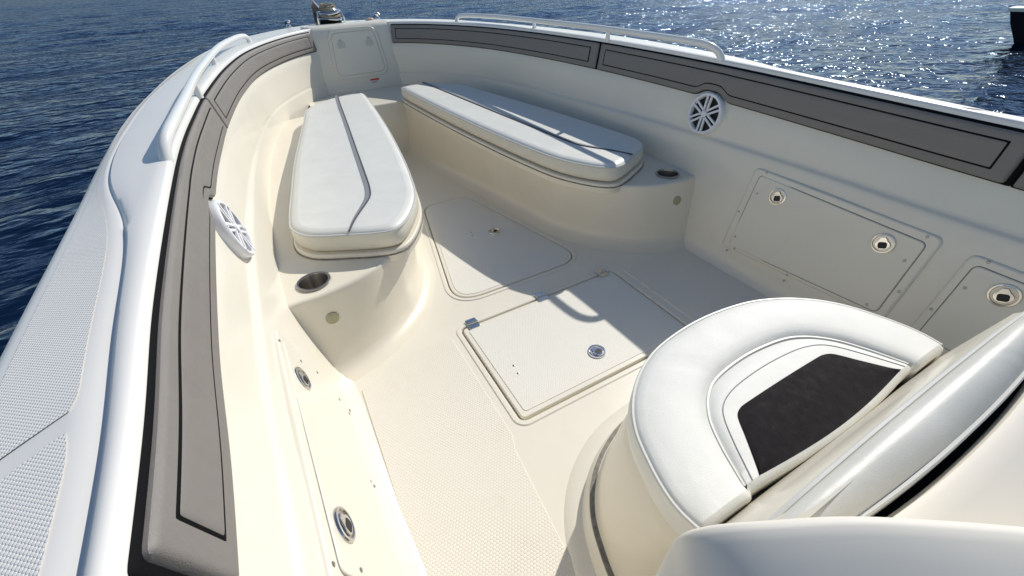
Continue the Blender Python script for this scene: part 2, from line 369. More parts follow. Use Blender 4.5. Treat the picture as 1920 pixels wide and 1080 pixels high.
liner = obj('liner_wall', v, f, M['liner'], boat, ang=50); tag(liner, 'cream gelcoat inner wall of the bow cockpit')

# ---- coaming pads
def pad_pt(i, vv, h):
    """v 0 bottom .. 1 top, h proud of the wall"""
    z = Az(i); d = -.021*(1-vv)+0.0*vv; zz = z-.112*(1-vv)
    return sect(i, d-h*.98, zz+h*.18)
def pad_slab(i0, i1, v0f, v1, h0, h1, r, n, side, m=7, skew=0):
    """rounded plate on the coaming between stations i0..i1"""
    ss = np.r_[0, .0012, .003, .006, np.linspace(.012, .988, n), .994, .997, .9988, 1]; rows = []
    for a, s_ in enumerate(ss):
        row = []
        ends = min(a, len(ss)-1-a); he = {0: 0, 1: .6, 2: .9}.get(ends, 1)
        tt = [0, 0, .03, .08, .25, .5, .75, .92, .97, 1, 1]
        hh = [-1, .45, .85, 1, 1, 1, 1, 1, .85, .45, -1]
        for t, k in zip(tt, hh):
            i = i0+(i1-i0)*s_; v0 = v0f(i) if callable(v0f) else v0f
            inset = .05*max(0, 1-ends/3)**2
            vv = v0+(v1-v0)*(inset+(1-2*inset)*t)
            h = h0 if k < 0 else h0+(h1-h0)*min(k, he if he else 0)
            row.append(pad_pt(i+skew*(vv-.5), vv, h))
        rows.append(np.array(row))
    v, f = loft(rows); f += [tuple(range(11)), tuple(range((len(rows)-1)*11, len(rows)*11))]
    return (mir(v) if side < 0 else v), f
ISP = st(1.165)
def bumpv(base):
    def g(i):
        y = float(np.interp(i, np.arange(NS), AY)); k = math.exp(-((y-1.172)/.062)**4)
        return base+.22*k
    return g
PL = 'grey vinyl coaming pad with a black outlined panel, '
pads = [(st(1.872), st(3.615), 0, 'curved piece beside the bow locker'), (st(.262), st(1.858), 1, 'long piece above the speaker'), (st(-.85), st(.246), 2, 'aftmost piece')]
for side in (1, -1):
    for i0, i1, k, d in pads:
        n = 90 if k < 2 else 40
        b = empty('coaming_pad'); b.parent = boat; tag(b, PL+d+(' on the sunlit port side' if side < 0 else ' on the shaded starboard side'))
        v0 = bumpv(0) if k == 1 else 0.; v02 = bumpv(.18) if k == 1 else .18; v03 = bumpv(.222) if k == 1 else .222
        e = (i1-i0)/abs(AY[int(i1)]-AY[int(i0)]) if k else 120
        e = 120. if k == 0 else e
        g = lambda dist: dist*e
        rows = []
        v, f = pad_slab(i0-g(.013 if k < 2 else .006), i1+g(.006 if k else 0), (lambda i, v0=v0: (v0(i) if callable(v0) else v0)-.03), 1.045, -.0035, (.002 if k == 1 else .003), .003, n, side); put('backing', mesh('backing', v, f, M['black']), b)
        v, f = pad_slab(i0, i1, v0, .985, .002, .012, .004, n, side); put('pad_body', mesh('pad_body', v, f, M['pad']), b)
        v, f = pad_slab(i0+g(.0285), i1-g(.0285), v02, .82, .008, .0128, .001, n, side); put('inset_line', mesh('inset_line', v, f, M['black']), b)
        v, f = pad_slab(i0+g(.0335), i1-g(.0335), v03, .778, .008, .0142, .002, n, side); put('centre_panel', mesh('centre_panel', v, f, M['pad']), b)

# ---- latch mesh (flush pull), local z out, y up
def latch_mesh(mring):
    r = .03
    a = lathe([(r*.98, -.004), (r, .002), (r*.95, .005), (r*.82, .0055), (r*.78, .003)], 28)
    a = (a[0], a[1][:-2])
    rec = lathe([(r*.80, .0031), (r*.5, .0032), (.001, .0032)], 28)
    # keyhole shaped lever
    Pk = [(r*.62*math.cos(t), -.004+r*.62*math.sin(t)*.8) for t in np.linspace(math.radians(130), math.radians(410), 20)]+[(.006, r*.62), (-.006, r*.62)]
    lev = slab(Pk, .0035, .0062, .0012)
    hole = slab(offset2(rrect(-.011, .011, -.015, .004, .006), 0), .0063, .0066, .0002)
    v, f = join(a, rec, lev, hole); idx = [0]*len(a[1])+[2]*len(rec[1])+[0]*len(lev[1])+[1]*len(hole[1])
    return mesh('latch', v, f, [mring, M['dark'], M['brushed']], idx)
LATCH = latch_mesh(M['steel']); LATCHC = latch_mesh(M['chrome'])
sv, sf = lathe([(.0042, -.001), (.0042, .0006), (.003, .0014), (.0012, .0015), (.001, .0008)], 10)
SCREW = mesh('screw', sv, sf, M['brushed'])
def latch(parent, p, nrm, up, me=None): return put('latch', me or LATCH, parent, frame(p, nrm, up))
def screw(parent, p, nrm): return put('screw', SCREW, parent, frame(p, nrm, (.1, .9, .3)))

# ---- speakers
def wall_pt(side, y, z):                    # point of the upper wall
    i = st(y); a = sect(i, -.046+.022*(z-.44)/.12, z); 
    if side < 0: a[0] *= -1
    return a
def speaker(side, label):
    p = wall_pt(side, 1.165, .512); p1 = wall_pt(side, 1.165, .56); p2 = wall_pt(side, 1.2, .512)
    n = np.cross(p1-p, p2-p); n = n*(-side*np.sign(n[0])); n /= np.linalg.norm(n)
    r = .079; e = empty('speaker'); e.parent = boat; tag(e, label); mw = frame(p+n*.001, n, (0, 0, 1))
    def part(nm, vf, m): put(nm, mesh(nm, vf[0], vf[1], m), e, mw)
    rows = [(r, -.01), (r, .012), (r*.985, .018), (r*.95, .021), (r*.86, .021), (r*.83, .016), (r*.82, .004)]
    v, f = lathe(rows, 40); part('rim', (v, f[:-2]), M['plastic'])
    v, f = lathe([(r*.84, .003), (r*.6, .001), (r*.3, -.004), (.001, -.004)], 32); part('cone', (v, f), M['dark'])
    parts = [lathe([(r*.13, .006), (r*.17, .02), (r*.14, .024), (.001, .0245)], 20)]
    for k in range(6):
        a = math.radians(90+60*k)
        for o_ in (-.095, .095):
            d = np.array([math.cos(a), math.sin(a)]); pe = np.array([-d[1], d[0]]); b0 = d*r*.12+pe*r*o_*.9; b1 = d*r*.86+pe*r*o_*1.25
            d = (b1-b0)/np.linalg.norm(b1-b0); nn = np.array([-d[1], d[0]])*r*.05
            parts.append(slab([b0-nn, b1-nn, b1+nn, b0+nn], .013, .020, .0015, 2))
    for k in range(6):
        a = math.radians(90+60*k); v_, f_ = lathe([(.004, .021), (.004, .0225), (.001, .0225)], 8); parts.append((v_+[r*.9*math.cos(a), r*.9*math.sin(a), 0], f_))
    part('grille', join(*parts), M['plastic'])
speaker(1, 'round white slotted speaker on the shaded starboard wall'); speaker(-1, 'round white slotted speaker on the sunlit port wall')

# ---- grab rails
def rail(side, label):
    pts = np.array([[.917, 1.19, .695], [.911, 1.208, .722], [.899, 1.245, .742], [.889, 1.32, .752], [.8785, 1.56, .760], [.861, 2.02, .771], [.808, 2.70, .781], [.735, 3.08, .785], [.690, 3.20, .783], [.672, 3.235, .770], [.668, 3.243, .74]])
    P_ = arc_resample(cr_spline(pts, 140), 120)
    if side < 0: P_ = mir(P_)
    e = empty('grab_rail'); e.parent = boat; tag(e, label)
    r = [.0128]*120
    v, f = tube(P_, r, 16); put('rail_tube', mesh('rail_tube', v, f, M['rail']), e)
    for y in (1.83, 2.46):
        j = int(np.argmin(abs(P_[:, 1]-y))); a = P_[j]
        v, f = tube([[a[0]+side*.004, a[1], Az(st(y))+.01], a-[0, 0, .004]], [.013, .008], 12); put('post', mesh('post', v, f, M['rail']), e)
rail(1, 'white tubular grab rail along the starboard gunwale'); rail(-1, 'white tubular grab rail along the port gunwale')

# ---- floor with two hatch openings
H1 = rrect(-.345, .345, .607, 1.052, .022); H2 = rpoly([(-.308, 1.187), (.308, 1.187), (.130, 2.07), (-.130, 2.07)], [.11, .11, .095, .095], 10)
outer = np.array([(-.80, -1.), (.80, -1.), (.80, 3.6), (-.80, 3.6)])
parts = [fill_holes([outer, H1, H2], 0)]
for Hh in (H1, H2):
    Hc = ccw(Hh); v, f = loft([z3(Hc, 0), z3(offset2(Hc, -.0012), -.003), z3(offset2(Hc, -.0015), -.014)], True, False, True); parts.append((v, f))
nf0 = len(parts[0][1]); v, f = join(*parts)
idx = [0]*len(f)
fl = obj('cockpit_floor', v, f, M['floor'], boat, ang=30); tag(fl, 'cream moulded cockpit floor')
NSP = [rpoly([(-.715, -.9), (-.42, -.9), (-.42, .30), (-.40, .545), (-.385, .585), (-.385, 1.03), (-.60, 1.03), (-.712, .96)], .02),
       rpoly([(.715, -.9), (.42, -.9), (.42, .30), (.40, .545), (.385, .585), (.385, 1.03), (.60, 1.03), (.712, .96)], .02)]
for P_ in NSP:
    v, f = slab(P_, -.002, .0022, .0015); obj('nonskid_panel', v, f, M['floor_ns'], fl)
# bead round the main hatch opening
def bead(P_, w_, h_, parent, m, name):
    P_ = ccw(P_); v, f = loft([z3(offset2(P_, w_), .0005), z3(offset2(P_, w_-.003), h_), z3(offset2(P_, .003), h_), z3(offset2(P_, .0004), h_*.3), z3(offset2(P_, .0004), -.004)], True)
    return obj(name, v, f, m, parent)
bead(H1, .018, .003, fl, M['floor'], 'hatch_bead'); bead(H2, .018, .003, fl, M['floor'], 'hatch_bead')
# hatch lids
def lid(P_, name, label, inner):
    P_ = ccw(P_); e = empty(name); e.parent = boat; tag(e, label)
    v, f = slab(P_, -.012, .0030, .003); put('lid', mesh('lid', v, f, M['floor']), e)
    v, f = slab(inner, .002, .0048, .0012); put('nonskid_panel', mesh('nonskid_panel', v, f, M['hatch_ns']), e)
    return e
h1 = lid(offset2(ccw(H1), -.0085), 'floor_hatch', 'square cream floor hatch with three hinges and a chrome latch', rrect(-.320, .320, .632, 1.027, .012))
h2 = lid(offset2(ccw(H2), -.0055), 'floor_hatch', 'rounded triangular cream floor hatch between the bow benches', offset2(ccw(H2), -.020))
latch(h1, (0, .711, .0048), (0, 0, 1), (-.3, 1, 0), LATCHC); latch(h2, (.077, 1.603, .0048), (0, 0, 1), (-.5, 1, 0))
for p in ((-.262, .80), (-.266, .765)): screw(h1, (p[0], p[1], .0048), (0, 0, 1))
for p in ((-.022, 1.66), (-.03, 1.63)): screw(h2, (p[0], p[1], .0048), (0, 0, 1))
hp = [slab(rrect(-.021, .021, -.026, .026, .006), 0, .003, .001), tube([[-.021, 0, .004], [.021, 0, .004]], .0042, 8)]
for sx in (-1, 0, 1):
    for sy in (-1, 1):
        v_, f_ = lathe([(.0034, .003), (.0034, .0036), (.001, .0038)], 8); hp.append((v_+[sx*.013, sy*(.0165 if sx else .019), 0], f_))
v, f = join(*hp); HINGE = mesh('hinge', v, f, M['steel'])
for x in (-.293, 0, .293): put('hinge', HINGE, h1, Matrix.Translation((x*S, 1.052*S, .0046*S)))

# ---- benches
def rise(y): return .030*(np.asarray(y, float)-1.25)
def lift(P_, z0):
    """plan points read off at height z0 moved along their sight line to the rising bench height"""
    P_ = np.asarray(P_, float); y = P_[:, 1].copy()
    for _ in range(25): k = (1-z0-rise(y))/(1-z0); y = P_[:, 1]*k
    return np.c_[-.66+(P_[:, 0]+.66)*k, y]
def up(v, z0=None):
    v = np.array(v, float); v[:, 2] += rise(v[:, 1])*(np.clip(v[:, 2]/z0, 0, 1) if z0 else 1); return v
TE = np.array([(.86, 1.085), (.80, 1.098), (.727, 1.10), (.64, 1.118), (.56, 1.15), (.50, 1.195), (.445, 1.25), (.392, 1.33), (.352, 1.43), (.330, 1.55), (.313, 1.72), (.276, 2.12), (.232, 2.66), (.195, 3.31), (.19, 3.46)])
BE = np.array([(.82, 1.05), (.775, 1.06), (.72, 1.075), (.64, 1.105), (.565, 1.15), (.49, 1.215), (.435, 1.28), (.385, 1.38), (.350, 1.48), (.335, 1.58), (.315, 1.70), (.265, 2.12), (.19, 2.62), (.14, 3.10), (.13, 3.2)])
TE = lift(TE, .27); BE[-3:] = [(.19, 2.50), (.15, 2.78), (.10, 3.00)]; BE[-4] = (.255, 2.12)
nb = 150; T_ = cr_spline(TE, nb); B_ = cr_spline(BE, nb)
def nrm2(P_):
    t = np.gradient(P_, axis=0); t /= np.linalg.norm(t, axis=1)[:, None]; return np.stack([-t[:, 1], t[:, 0]], 1)
nT, nB = nrm2(T_), nrm2(B_)                   # points away from the bench? fixed below
if (nT[40]@np.array([-1, -.5])) < 0: nT, nB = -nT, -nB
ZT = .283
def bench(side, label):
    e = empty('bench'); e.parent = boat; tag(e, label); s2 = lambda P_: P_*np.array([side, 1, 1])
    rows = [z3(B_+nB*.075, -.002), z3(B_+nB*.05, .003), z3(B_+nB*.028, .011), z3(B_+nB*.012, .024), z3(B_+nB*.003, .042)]
    for t in (.25, .5, .75, .93): rows.append(z3(B_*(1-t)+T_*t, .042+(ZT-.012-.042)*t))
    rows += [z3(T_, ZT-.011), z3(T_-nT*.002, ZT-.005), z3(T_-nT*.006, ZT-.0012), z3(T_-nT*.012, ZT)]
    v, f = loft([up(s2(r), ZT) for r in rows])
    # top sheet from the edge to the wall, with the cup holder opening
    edge = (T_-nT*.012)[::2]; wallp = [sect(i, float(np.interp(np.interp(i, np.arange(NS), AY), [.9, 1.5, 2.4], [-.085, -.07, -.042])), 0)[:2] for i in np.linspace(st(3.05), st(1.09), 60)]
    cupc = np.array([.731, 1.188]); cup = np.array([cupc+.044*np.array([math.cos(t), math.sin(t)]) for t in np.linspace(0, 2*math.pi, 32, endpoint=False)])
    lo = np.vstack([edge, wallp]); tv, tf = fill_holes([lo, cup], ZT)
    v, f = join((v, f), (up(s2(tv)), tf)); put('bench_moulding', mesh('bench_moulding', v, f, M['bench'], ang=40), e)
    # cup holder
    cu = lathe([(.050, .0005), (.050, .003), (.047, .0045), (.043, .003), (.041, -.004), (.040, -.085), (.0385, -.09), (.001, -.09)], 36)
    put('cup_holder', mesh('cup_holder', cu[0], cu[1][:-2], M['brushed'], ang=50), e, Matrix.Translation((side*cupc[0]*S, cupc[1]*S, ZT*S)))
    # courtesy light on the aft face
    j = int(np.argmin(np.linalg.norm(B_*.33+T_*.67-np.array([.712, 1.09]), axis=1))); bp = B_[j]*.33+T_[j]*.67
    nn = np.array([nT[j, 0]*side, nT[j, 1], .12]); p = (bp[0]*side, bp[1], .196)
    li = lathe([(.0195, -.004), (.0195, .002), (.017, .0035), (.0145, .0025), (.012, .0035), (.006, .0025), (.001, .003)], 24)
    put('courtesy_light', mesh('courtesy_light', li[0], li[1], M['lens']), e, frame(p, nn))
    return e
bench(1, 'moulded cream bench base along the shaded starboard wall'); bench(-1, 'moulded cream bench base along the sunlit port wall')
# bow step between the benches
sz_ = ZT+float(rise(3.08))
step = [[(-.45, y, z), (-.2, y, z), (0, y, z), (.2, y, z), (.45, y, z)] for y, z in ((2.93, -.002), (2.965, .004), (2.985, .014), (3.0, .035), (3.01, .08), (3.05, sz_-.012), (3.054, sz_-.005), (3.06, sz_-.001), (3.072, sz_), (3.4, sz_+.006), (3.72, sz_+.006))]
v, f = loft([np.array(r) for r in step]); obj('bow_step', v, f, M['bench'], boat)

# ---- cushion outline (starboard), clockwise list turned ccw
CO = np.array([(.200, 3.27), (.213, 2.76), (.236, 2.28), (.268, 1.86), (.296, 1.60), (.322, 1.44), (.365, 1.325), (.415, 1.245), (.46, 1.215), (.53, 1.235), (.60, 1.27), (.66, 1.30), (.715, 1.34), (.752, 1.41), (.755, 1.52), (.742, 1.72), (.715, 2.08), (.675, 2.45), (.635, 2.80), (.605, 3.06), (.545, 3.19), (.43, 3.29), (.31, 3.335), (.23, 3.325)])
CO = lift(CO, .37); CO = arc_resample(cr_spline(CO, 300, True), 220, True)
def cushion(name, Pl, z0, z1, side, e, mtop, mside, bulge=.006, r=.022):
    Pl = ccw(Pl); rows = []; s2 = np.array([side, 1, 1])
    rows.append(z3(offset2(Pl, -.02), z0)); rows.append(z3(offset2(Pl, -.006), z0+.001)); rows.append(z3(offset2(Pl, -.001), z0+.006))
    for t in (.3, .55, .8): rows.append(z3(offset2(Pl, bulge*math.sin(math.pi*t)), z0+(z1-.012-z0)*t))
    rows.append(z3(Pl, z1-.010)); nside = len(rows)
    for d, dz in ((.0015, -.0075), (.004, -.004), (.009, -.0005), (.018, .0025), (.028, .004)):
        rows.append(z3(offset2(Pl, -d), z1+dz))
    v, f = loft(rows, True, True, True); n = len(Pl)
    idx = [1 if k//n < nside-1 else 0 for k in range(n*(len(rows)-1))]+[1, 0]
    put(name, mesh(name, up(v*s2), f, [mtop, mside], idx, ang=50), e)
    w_ = z3(offset2(Pl, .0008), z1-.009); w_ = np.vstack([w_, w_[:1]])
    tv, tf = tube(up(w_*s2), .0042, 6, False); put('welt', mesh('welt', tv, tf, M['welt']), e)
ST = cr_spline([(.250, 3.335), (.285, 3.05), (.329, 2.624), (.39, 2.069), (.432, 1.68), (.444, 1.58), (.462, 1.49), (.50, 1.42), (.55, 1.335), (.583, 1.262)], 90); ST = mir(lift(mir(ST), .37)); _h = np.hanning(15); _h /= _h.sum(); ST = np.stack([np.convolve(np.pad(ST[:, q_], 7, 'reflect', reflect_type='odd'), _h, 'valid') for q_ in (0, 1)], 1)
def ribbon(P_, w0, w1, z, h):
    n_ = nrm2(P_); rows = [z3(P_+n_*w0, z-.003), z3(P_+n_*w0*.9, z+h), z3(P_+n_*w1*.9, z+h), z3(P_+n_*w1, z-.003)]
    return loft(rows)
for side, lab in ((1, 'long white vinyl bench cushion on the starboard bench, half in shadow'), (-1, 'long white vinyl bench cushion with grey stripe on the sunlit port bench')):
    e = empty('bench_cushion', (side*.48, 2.2, .30)); tag(e, lab, 'cushion', 'bow bench cushions')
    cushion('cushion_body', CO, .303, .372, side, e, M['vinyl'], M['vinylside'])
    wd = np.interp(np.arange(90), [0, 20, 60, 74, 89], [.020, .020, .021, .012, .004])[:, None]
    v, f = ribbon(ST, wd, -.0*wd, .376, .0018); put('grey_stripe', mesh('grey_stripe', up(v*[side, 1, 1]), f, M['stripe']), e)
    v, f = tube(up(np.c_[ST, np.full(90, .3775)]*[side, 1, 1]), .0028, 6); put('piping', mesh('piping', v, f, M['seam']), e)
    # bench lid under the cushion belongs to the bench
benches = [o for o in boat.children if o.name.startswith('bench')]
for side, b in zip((1, -1), sorted(benches, key=lambda o: o.name)):
    Pl = ccw(CO); LP = offset2(Pl, .013)
    v, f = slab(LP, .26, .300, .006); put('bench_lid', mesh('bench_lid', up(v*[side, 1, 1]), f, M['bench']), b)
    v, f = slab(offset2(LP, .004), .284, .2875, .001); put('lid_gap', mesh('lid_gap', up(v*[side, 1, 1]), f, M['caulk']), b)

# ---- bow bulkhead and anchor locker
def bw(x, z): return 3.572+.14*(z-.42)          # y of the bulkhead face
rows = []
for z in (.27, .40, .55, .68, .735, .752, .76, .766):
    y = bw(0, z)+(max(0, z-.735)**2*30); hw = .285+.33*max(0, .72-z)
    xs = np.r_[-hw-.03, -hw-.012, -hw-.003, -hw+.008, np.linspace(-hw+.03, hw-.03, 7), hw-.008, hw+.003, hw+.012, hw+.03]
    ys = np.r_[y+.16, y+.03, y+.010, y+.002, [y]*7, y+.002, y+.010, y+.03, y+.16]
    rows.append(np.c_[xs, ys, np.full(15, z)])
r = rows[-1].copy(); r[:, 1] = 3.80; r[:, 2] = .766; rows.append(r); r = r.copy(); r[:, 1] = 3.9; r[:, 2] = .72; rows.append(r)
v, f = loft(rows); bh = obj('bulkhead', v, f, M['liner'], boat, ang=50)
ld = empty('locker_door'); ld.parent = boat; tag(ld, 'cream anchor locker door with two catches in the bow')
DR = rpoly([(-.178, .455), (.178, .455), (.150, .722), (-.150, .722)], [.045]*4, 8)
def onbw(P3):                                   # (x, z, h) -> world on the bulkhead face
    P3 = np.asarray(P3); return np.c_[P3[:, 0], [bw(0, z) for z in P3[:, 1]]-P3[:, 2], P3[:, 1]]
def bslab(P_, h0, h1, r):
    v, f = slab(P_, h0, h1, r); return onbw(v), f
v, f = bslab(offset2(ccw(DR), .026), -.002, .007, .005); put('door_frame', mesh('door_frame', v, f, M['liner']), ld)
v, f = bslab(offset2(ccw(DR), .003), .0, .0075, .0004); put('door_gap', mesh('door_gap', v, f, M['gutter']), ld)
v, f = bslab(ccw(DR), .0, .0105, .004); put('door', mesh('door', v, f, M['liner']), ld)
for x in (-.100, .100):
    pl = join(slab(rpoly([(-.026, -.028), (.026, -.028), (.026, .006), (-.026, .006)], .006), 0, .005, .002), slab(rpoly([(-.013, .004), (.013, .004), (.009, .026), (-.009, .026)], .006), 0, .006, .002), box((0, .012, .007), (.005, .008, .003)))
    idx = [0]*(len(pl[1])-6-0); me = mesh('catch', pl[0], pl[1], M['catch']); put('catch', me, ld, frame((x, bw(0, .655)-.0105, .655), (0, -1, .14)))
wl = empty('warning_label'); wl.parent = boat
v, f = bslab(rrect(.040, .110, .378, .412, .003), .0, .002, .0005); put('sheet', mesh('sheet', v, f, M['paper']), wl)
v, f = bslab(rrect(.041, .109, .398, .411, .002), .001, .0026, .0003); put('header', mesh('header', v, f, M['red']), wl)
for k in range(2):
    v, f = bslab(rrect(.048, .100-.01*k, .391-.006*k-.0015, .391-.006*k+.0008, .0004), .001, .0024, .0002); put('print_line', mesh('print_line', v, f, M['print']), wl)

# ---- storage hatches on the lower walls
def wl_pt(side, y, z, h=0):
    a = sect(st(y), -.142+(z-.05)*(.078/.365)-h, z+h*.2); a[0] *= side; return a
def side_panel(side, fr, dr, latches, screws, label):
    e = empty('side_hatch'); e.parent = boat; tag(e, label)
    def sl(P_, h0, h1, r):
        v, f = slab(P_, h0, h1, r); return np.array([wl_pt(side, p[0], p[1], p[2]) for p in v]), f
    F_, D_ = rpoly(fr, .022), rpoly(dr, .016)
    v, f = sl(F_, -.006, .0075, .006); put('trim_frame', mesh('trim_frame', v, f, M['liner']), e)
    v, f = sl(offset2(ccw(D_), .0022), .002, .0079, .0003); put('door_gap', mesh('door_gap', v, f, M['caulk']), e)
    v, f = sl(D_, .002, .0105, .003); put('door', mesh('door', v, f, M['liner']), e)
    n = np.array([-side*.975, 0, .22])
    for y, z in latches: latch(e, wl_pt(side, y, z, .0105), n, (0, .35, 1))
    for y, z, h in screws: screw(e, wl_pt(side, y, z, h), n)
FR1 = [(.868, .078), (.868, .392), (.283, .382), (.283, .112)]; DR1 = [(.838, .092), (.838, .372), (.308, .356), (.308, .128)]
SC1 = [(.82, .385, .0075), (.564, .378, .0075), (.317, .372, .0075), (.856, .225, .0075), (.818, .31, .0105), (.825, .135, .0105), (.806, .092, .0105), (.835, .07, .0075), (.582, .098, .0105), (.583, .072, .0075), (.338, .137, .0105), (.326, .295, .0105), (.294, .211, .0075)]
for side, lab in ((1, 'wide cream storage hatch with two steel latches low on the starboard wall'), (-1, 'wide cream storage hatch with two steel latches low on the port wall')):
    side_panel(side, FR1, DR1, [(.742, .325), (.392, .316)], SC1, lab)
    side_panel(side, [(.222, .112), (.222, .372), (-.38, .362), (-.38, .112)], [(.200, .128), (.200, .350), (-.36, .338), (-.36, .128)], [(.119, .309), (-.25, .30)], [(.184, .366, .0075), (.186, .29, .0105), (.212, .205, .0075)], ('second cream storage hatch on the starboard wall, partly hidden by the console seat' if side > 0 else 'second cream storage hatch on the port wall'))

# ---- foredeck fittings
def cleat(x, y):
    z = .742; b = empty('deck_cleat'); b.parent = boat
    v, f = lathe([(.028, 0), (.028, .006), (.018, .012), (.014, .022), (.024, .032), (.026, .042), (.018, .052), (.001, .054)], 18)
    put('cleat_post', mesh('cleat_post', v, f, M['chrome']), b, Matrix.Translation((x*S, y*S, z*S)))
    v, f = lathe([(.034, -.002), (.034, .003), (.03, .005)], 20); put('base_ring', mesh('base_ring', v, f, M['steel']), b, Matrix.Translation((x*S, y*S, z*S)))
fd = [[(x*1.02, yy, .7445+.006*(1-(x/.36)**2)) for x in np.linspace(-.36, .36, 13)] for yy in (3.66, 3.8, 4.0, 4.15, 4.24)]
cleat(-.365, 4.16); cleat(.335, 4.16)
wz = empty('windlass'); wz.parent = boat; tag(wz, 'chrome anchor windlass with dark drum on the foredeck')
WP = Matrix.Translation((-.05*S, 4.12*S, .742*S))
def wpart(nm, vf, m, mw=WP): put(nm, mesh(nm, vf[0], vf[1], m), wz, mw)
wpart('base_plate', slab(rrect(-.10, .10, -.08, .08, .03), -.004, .012, .005), M['chrome'])
wpart('drum', lathe([(.082, .01), (.080, .03), (.072, .05), (.070, .075), (.066, .085)], 24), M['black'])
for k in range(4):
    wpart('rope_coil', tube([[(.062-.008*k)*math.cos(t)+.004*math.sin(3*t+k), (.062-.008*k)*math.sin(t), .100+.010*k+.006*math.sin(2*t+k)] for t in np.linspace(0, 6.28, 36)], .006, 7), M['rope'])
wpart('dome_cap', lathe([(.066, .084), (.068, .092), (.060, .106), (.042, .118), (.02, .124), (.001, .125)], 24), M['chrome'])
for k in range(3):
    wpart('chain_wrap', tube([[.083*math.cos(t), .083*math.sin(t), .040+.02*k+.006*math.sin(t*2+k)] for t in np.linspace(0, 6.2, 30)], .009, 8), M['rope'] if k == 1 else M['steel'])
wpart('guard', tube([[-.10, -.05, .01], [-.098, -.05, .05], [-.085, -.02, .085], [-.08, .05, .09]], .006, 8), M['chrome']); wpart('guard', tube([[.10, -.05, .01], [.095, -.05, .05], [.085, -.02, .09], [.08, .05, .095]], .006, 8), M['chrome'])
for nm, x, y, prof_, m in (('water_fill_cap', .14, 4.02, [(.03, 0), (.03, .006), (.024, .010), (.001, .011)], 'blue'), ('navigation_light', .235, 4.02, [(.034, 0), (.034, .012), (.026, .026), (.001, .03)], 'tan')):
    v, f = lathe(prof_, 20); put(nm, mesh(nm, v, f, M[m]), boat, Matrix.Translation((x*S, y*S, .743*S)))

# ---- console with forward seat
cons = empty('console'); cons.parent = boat; tag(cons, 'cream helm console carrying the forward seat')
SO = np.array([(-.338, .106), (-.342, .130), (-.341, .160), (-.330, .205), (-.305, .268), (-.262, .320), (-.200, .362), (-.12, .390), (0, .402), (.12, .390), (.200, .362), (.262, .320), (.305, .268), (.330, .205), (.341, .160), (.342, .130), (.338, .106)])
SO = arc_resample(cr_spline(SO, 200), 97)
def grow(P_, d):                                # offset the open seat arc outwards
    n_ = nrm2(P_); n_ = n_*np.sign(n_[len(P_)//2, 1]); return P_+n_*d
def ext(P_): return np.vstack([[P_[0, 0], -.75], [P_[0, 0], -.1], P_, [P_[-1, 0], -.1], [P_[-1, 0], -.75]])
rows = [z3(ext(grow(SO, .110)), -.002), z3(ext(grow(SO, .098)), .008), z3(ext(grow(SO, .080)), .012), z3(ext(grow(SO, .066)), .016), z3(ext(grow(SO, .061)), .026), z3(ext(grow(SO, .058)), .048), z3(ext(grow(SO, .052)), .056)]
v, f = loft(rows); put('pedestal', mesh('pedestal', v, f, M['floor']), cons)
rows = [z3(ext(grow(SO, .053)), .054), z3(ext(grow(SO, .052)), .060), z3(ext(grow(SO, .040)), .061)]
v, f = loft(rows); put('caulk_seam', mesh('caulk_seam', v, f, M['caulk']), cons)
rows = [z3(ext(grow(SO, .046)), .058), z3(ext(grow(SO, .040)), .062), z3(ext(grow(SO, .036)), .075), z3(ext(grow(SO, .020)), .18), z3(ext(grow(SO, .004)), .27), z3(ext(grow(SO, -.004)), .300), z3(ext(grow(SO, -.012)), .312), z3(ext(grow(SO, -.05)), .314)]
v, f = loft(rows); n_ = len(rows[0]); f.append(tuple((len(rows)-1)*n_+j for j in range(n_))); put('console_base', mesh('console_base', v, f, M['bench']), cons)
# riser behind the seat and upper console
def xrow(hw, y, z, r=.02): return np.array([(-hw, y-.10, z), (-hw, y-r, z), (-hw+r*.3, y-r*.3, z), (-hw+r, y, z), (-hw*.5, y, z), (0, y, z), (hw*.5, y, z), (hw-r, y, z), (hw-r*.3, y-r*.3, z), (hw, y-r, z), (hw, y-.10, z)])
v, f = loft([xrow(.335, .104, .31), xrow(.338, .096, .36), xrow(.345, .078, .43), xrow(.35, .060, .50), xrow(.35, .030, .535)]); put('seat_riser', mesh('seat_riser', v, f, M['bench']), cons)
rows = []
for y, z, hw in ((-.0165, .38, .40), (-.017, .47, .40), (-.018, .484, .40), (-.022, .491, .40), (-.030, .493, .40), (-.05, .489, .40), (-.12, .455, .40), (-.28, .375, .40), (-.45, .31, .40), (-.8, .30, .40)):
    fy = min(1, max(0, 1+(y+.017)/.25))
    cx = np.r_[-hw, -hw, -hw+.008, -hw+.03, np.linspace(-.34, .34, 21), hw-.03, hw-.008, hw, hw]; cz_ = np.r_[z-.3, z-.03, z-.008, z, z+.004*np.cos(np.linspace(-1, 1, 21)*1.5), z, z-.008, z-.03, z-.3]
    rows.append(np.c_[cx, [y+fy*(.051-y)*.42*min(1, abs(x)/.35)**2.2 for x in cx], cz_])
v, f = loft(rows); put('console_top', mesh('console_top', v, f, M['shell']), cons)
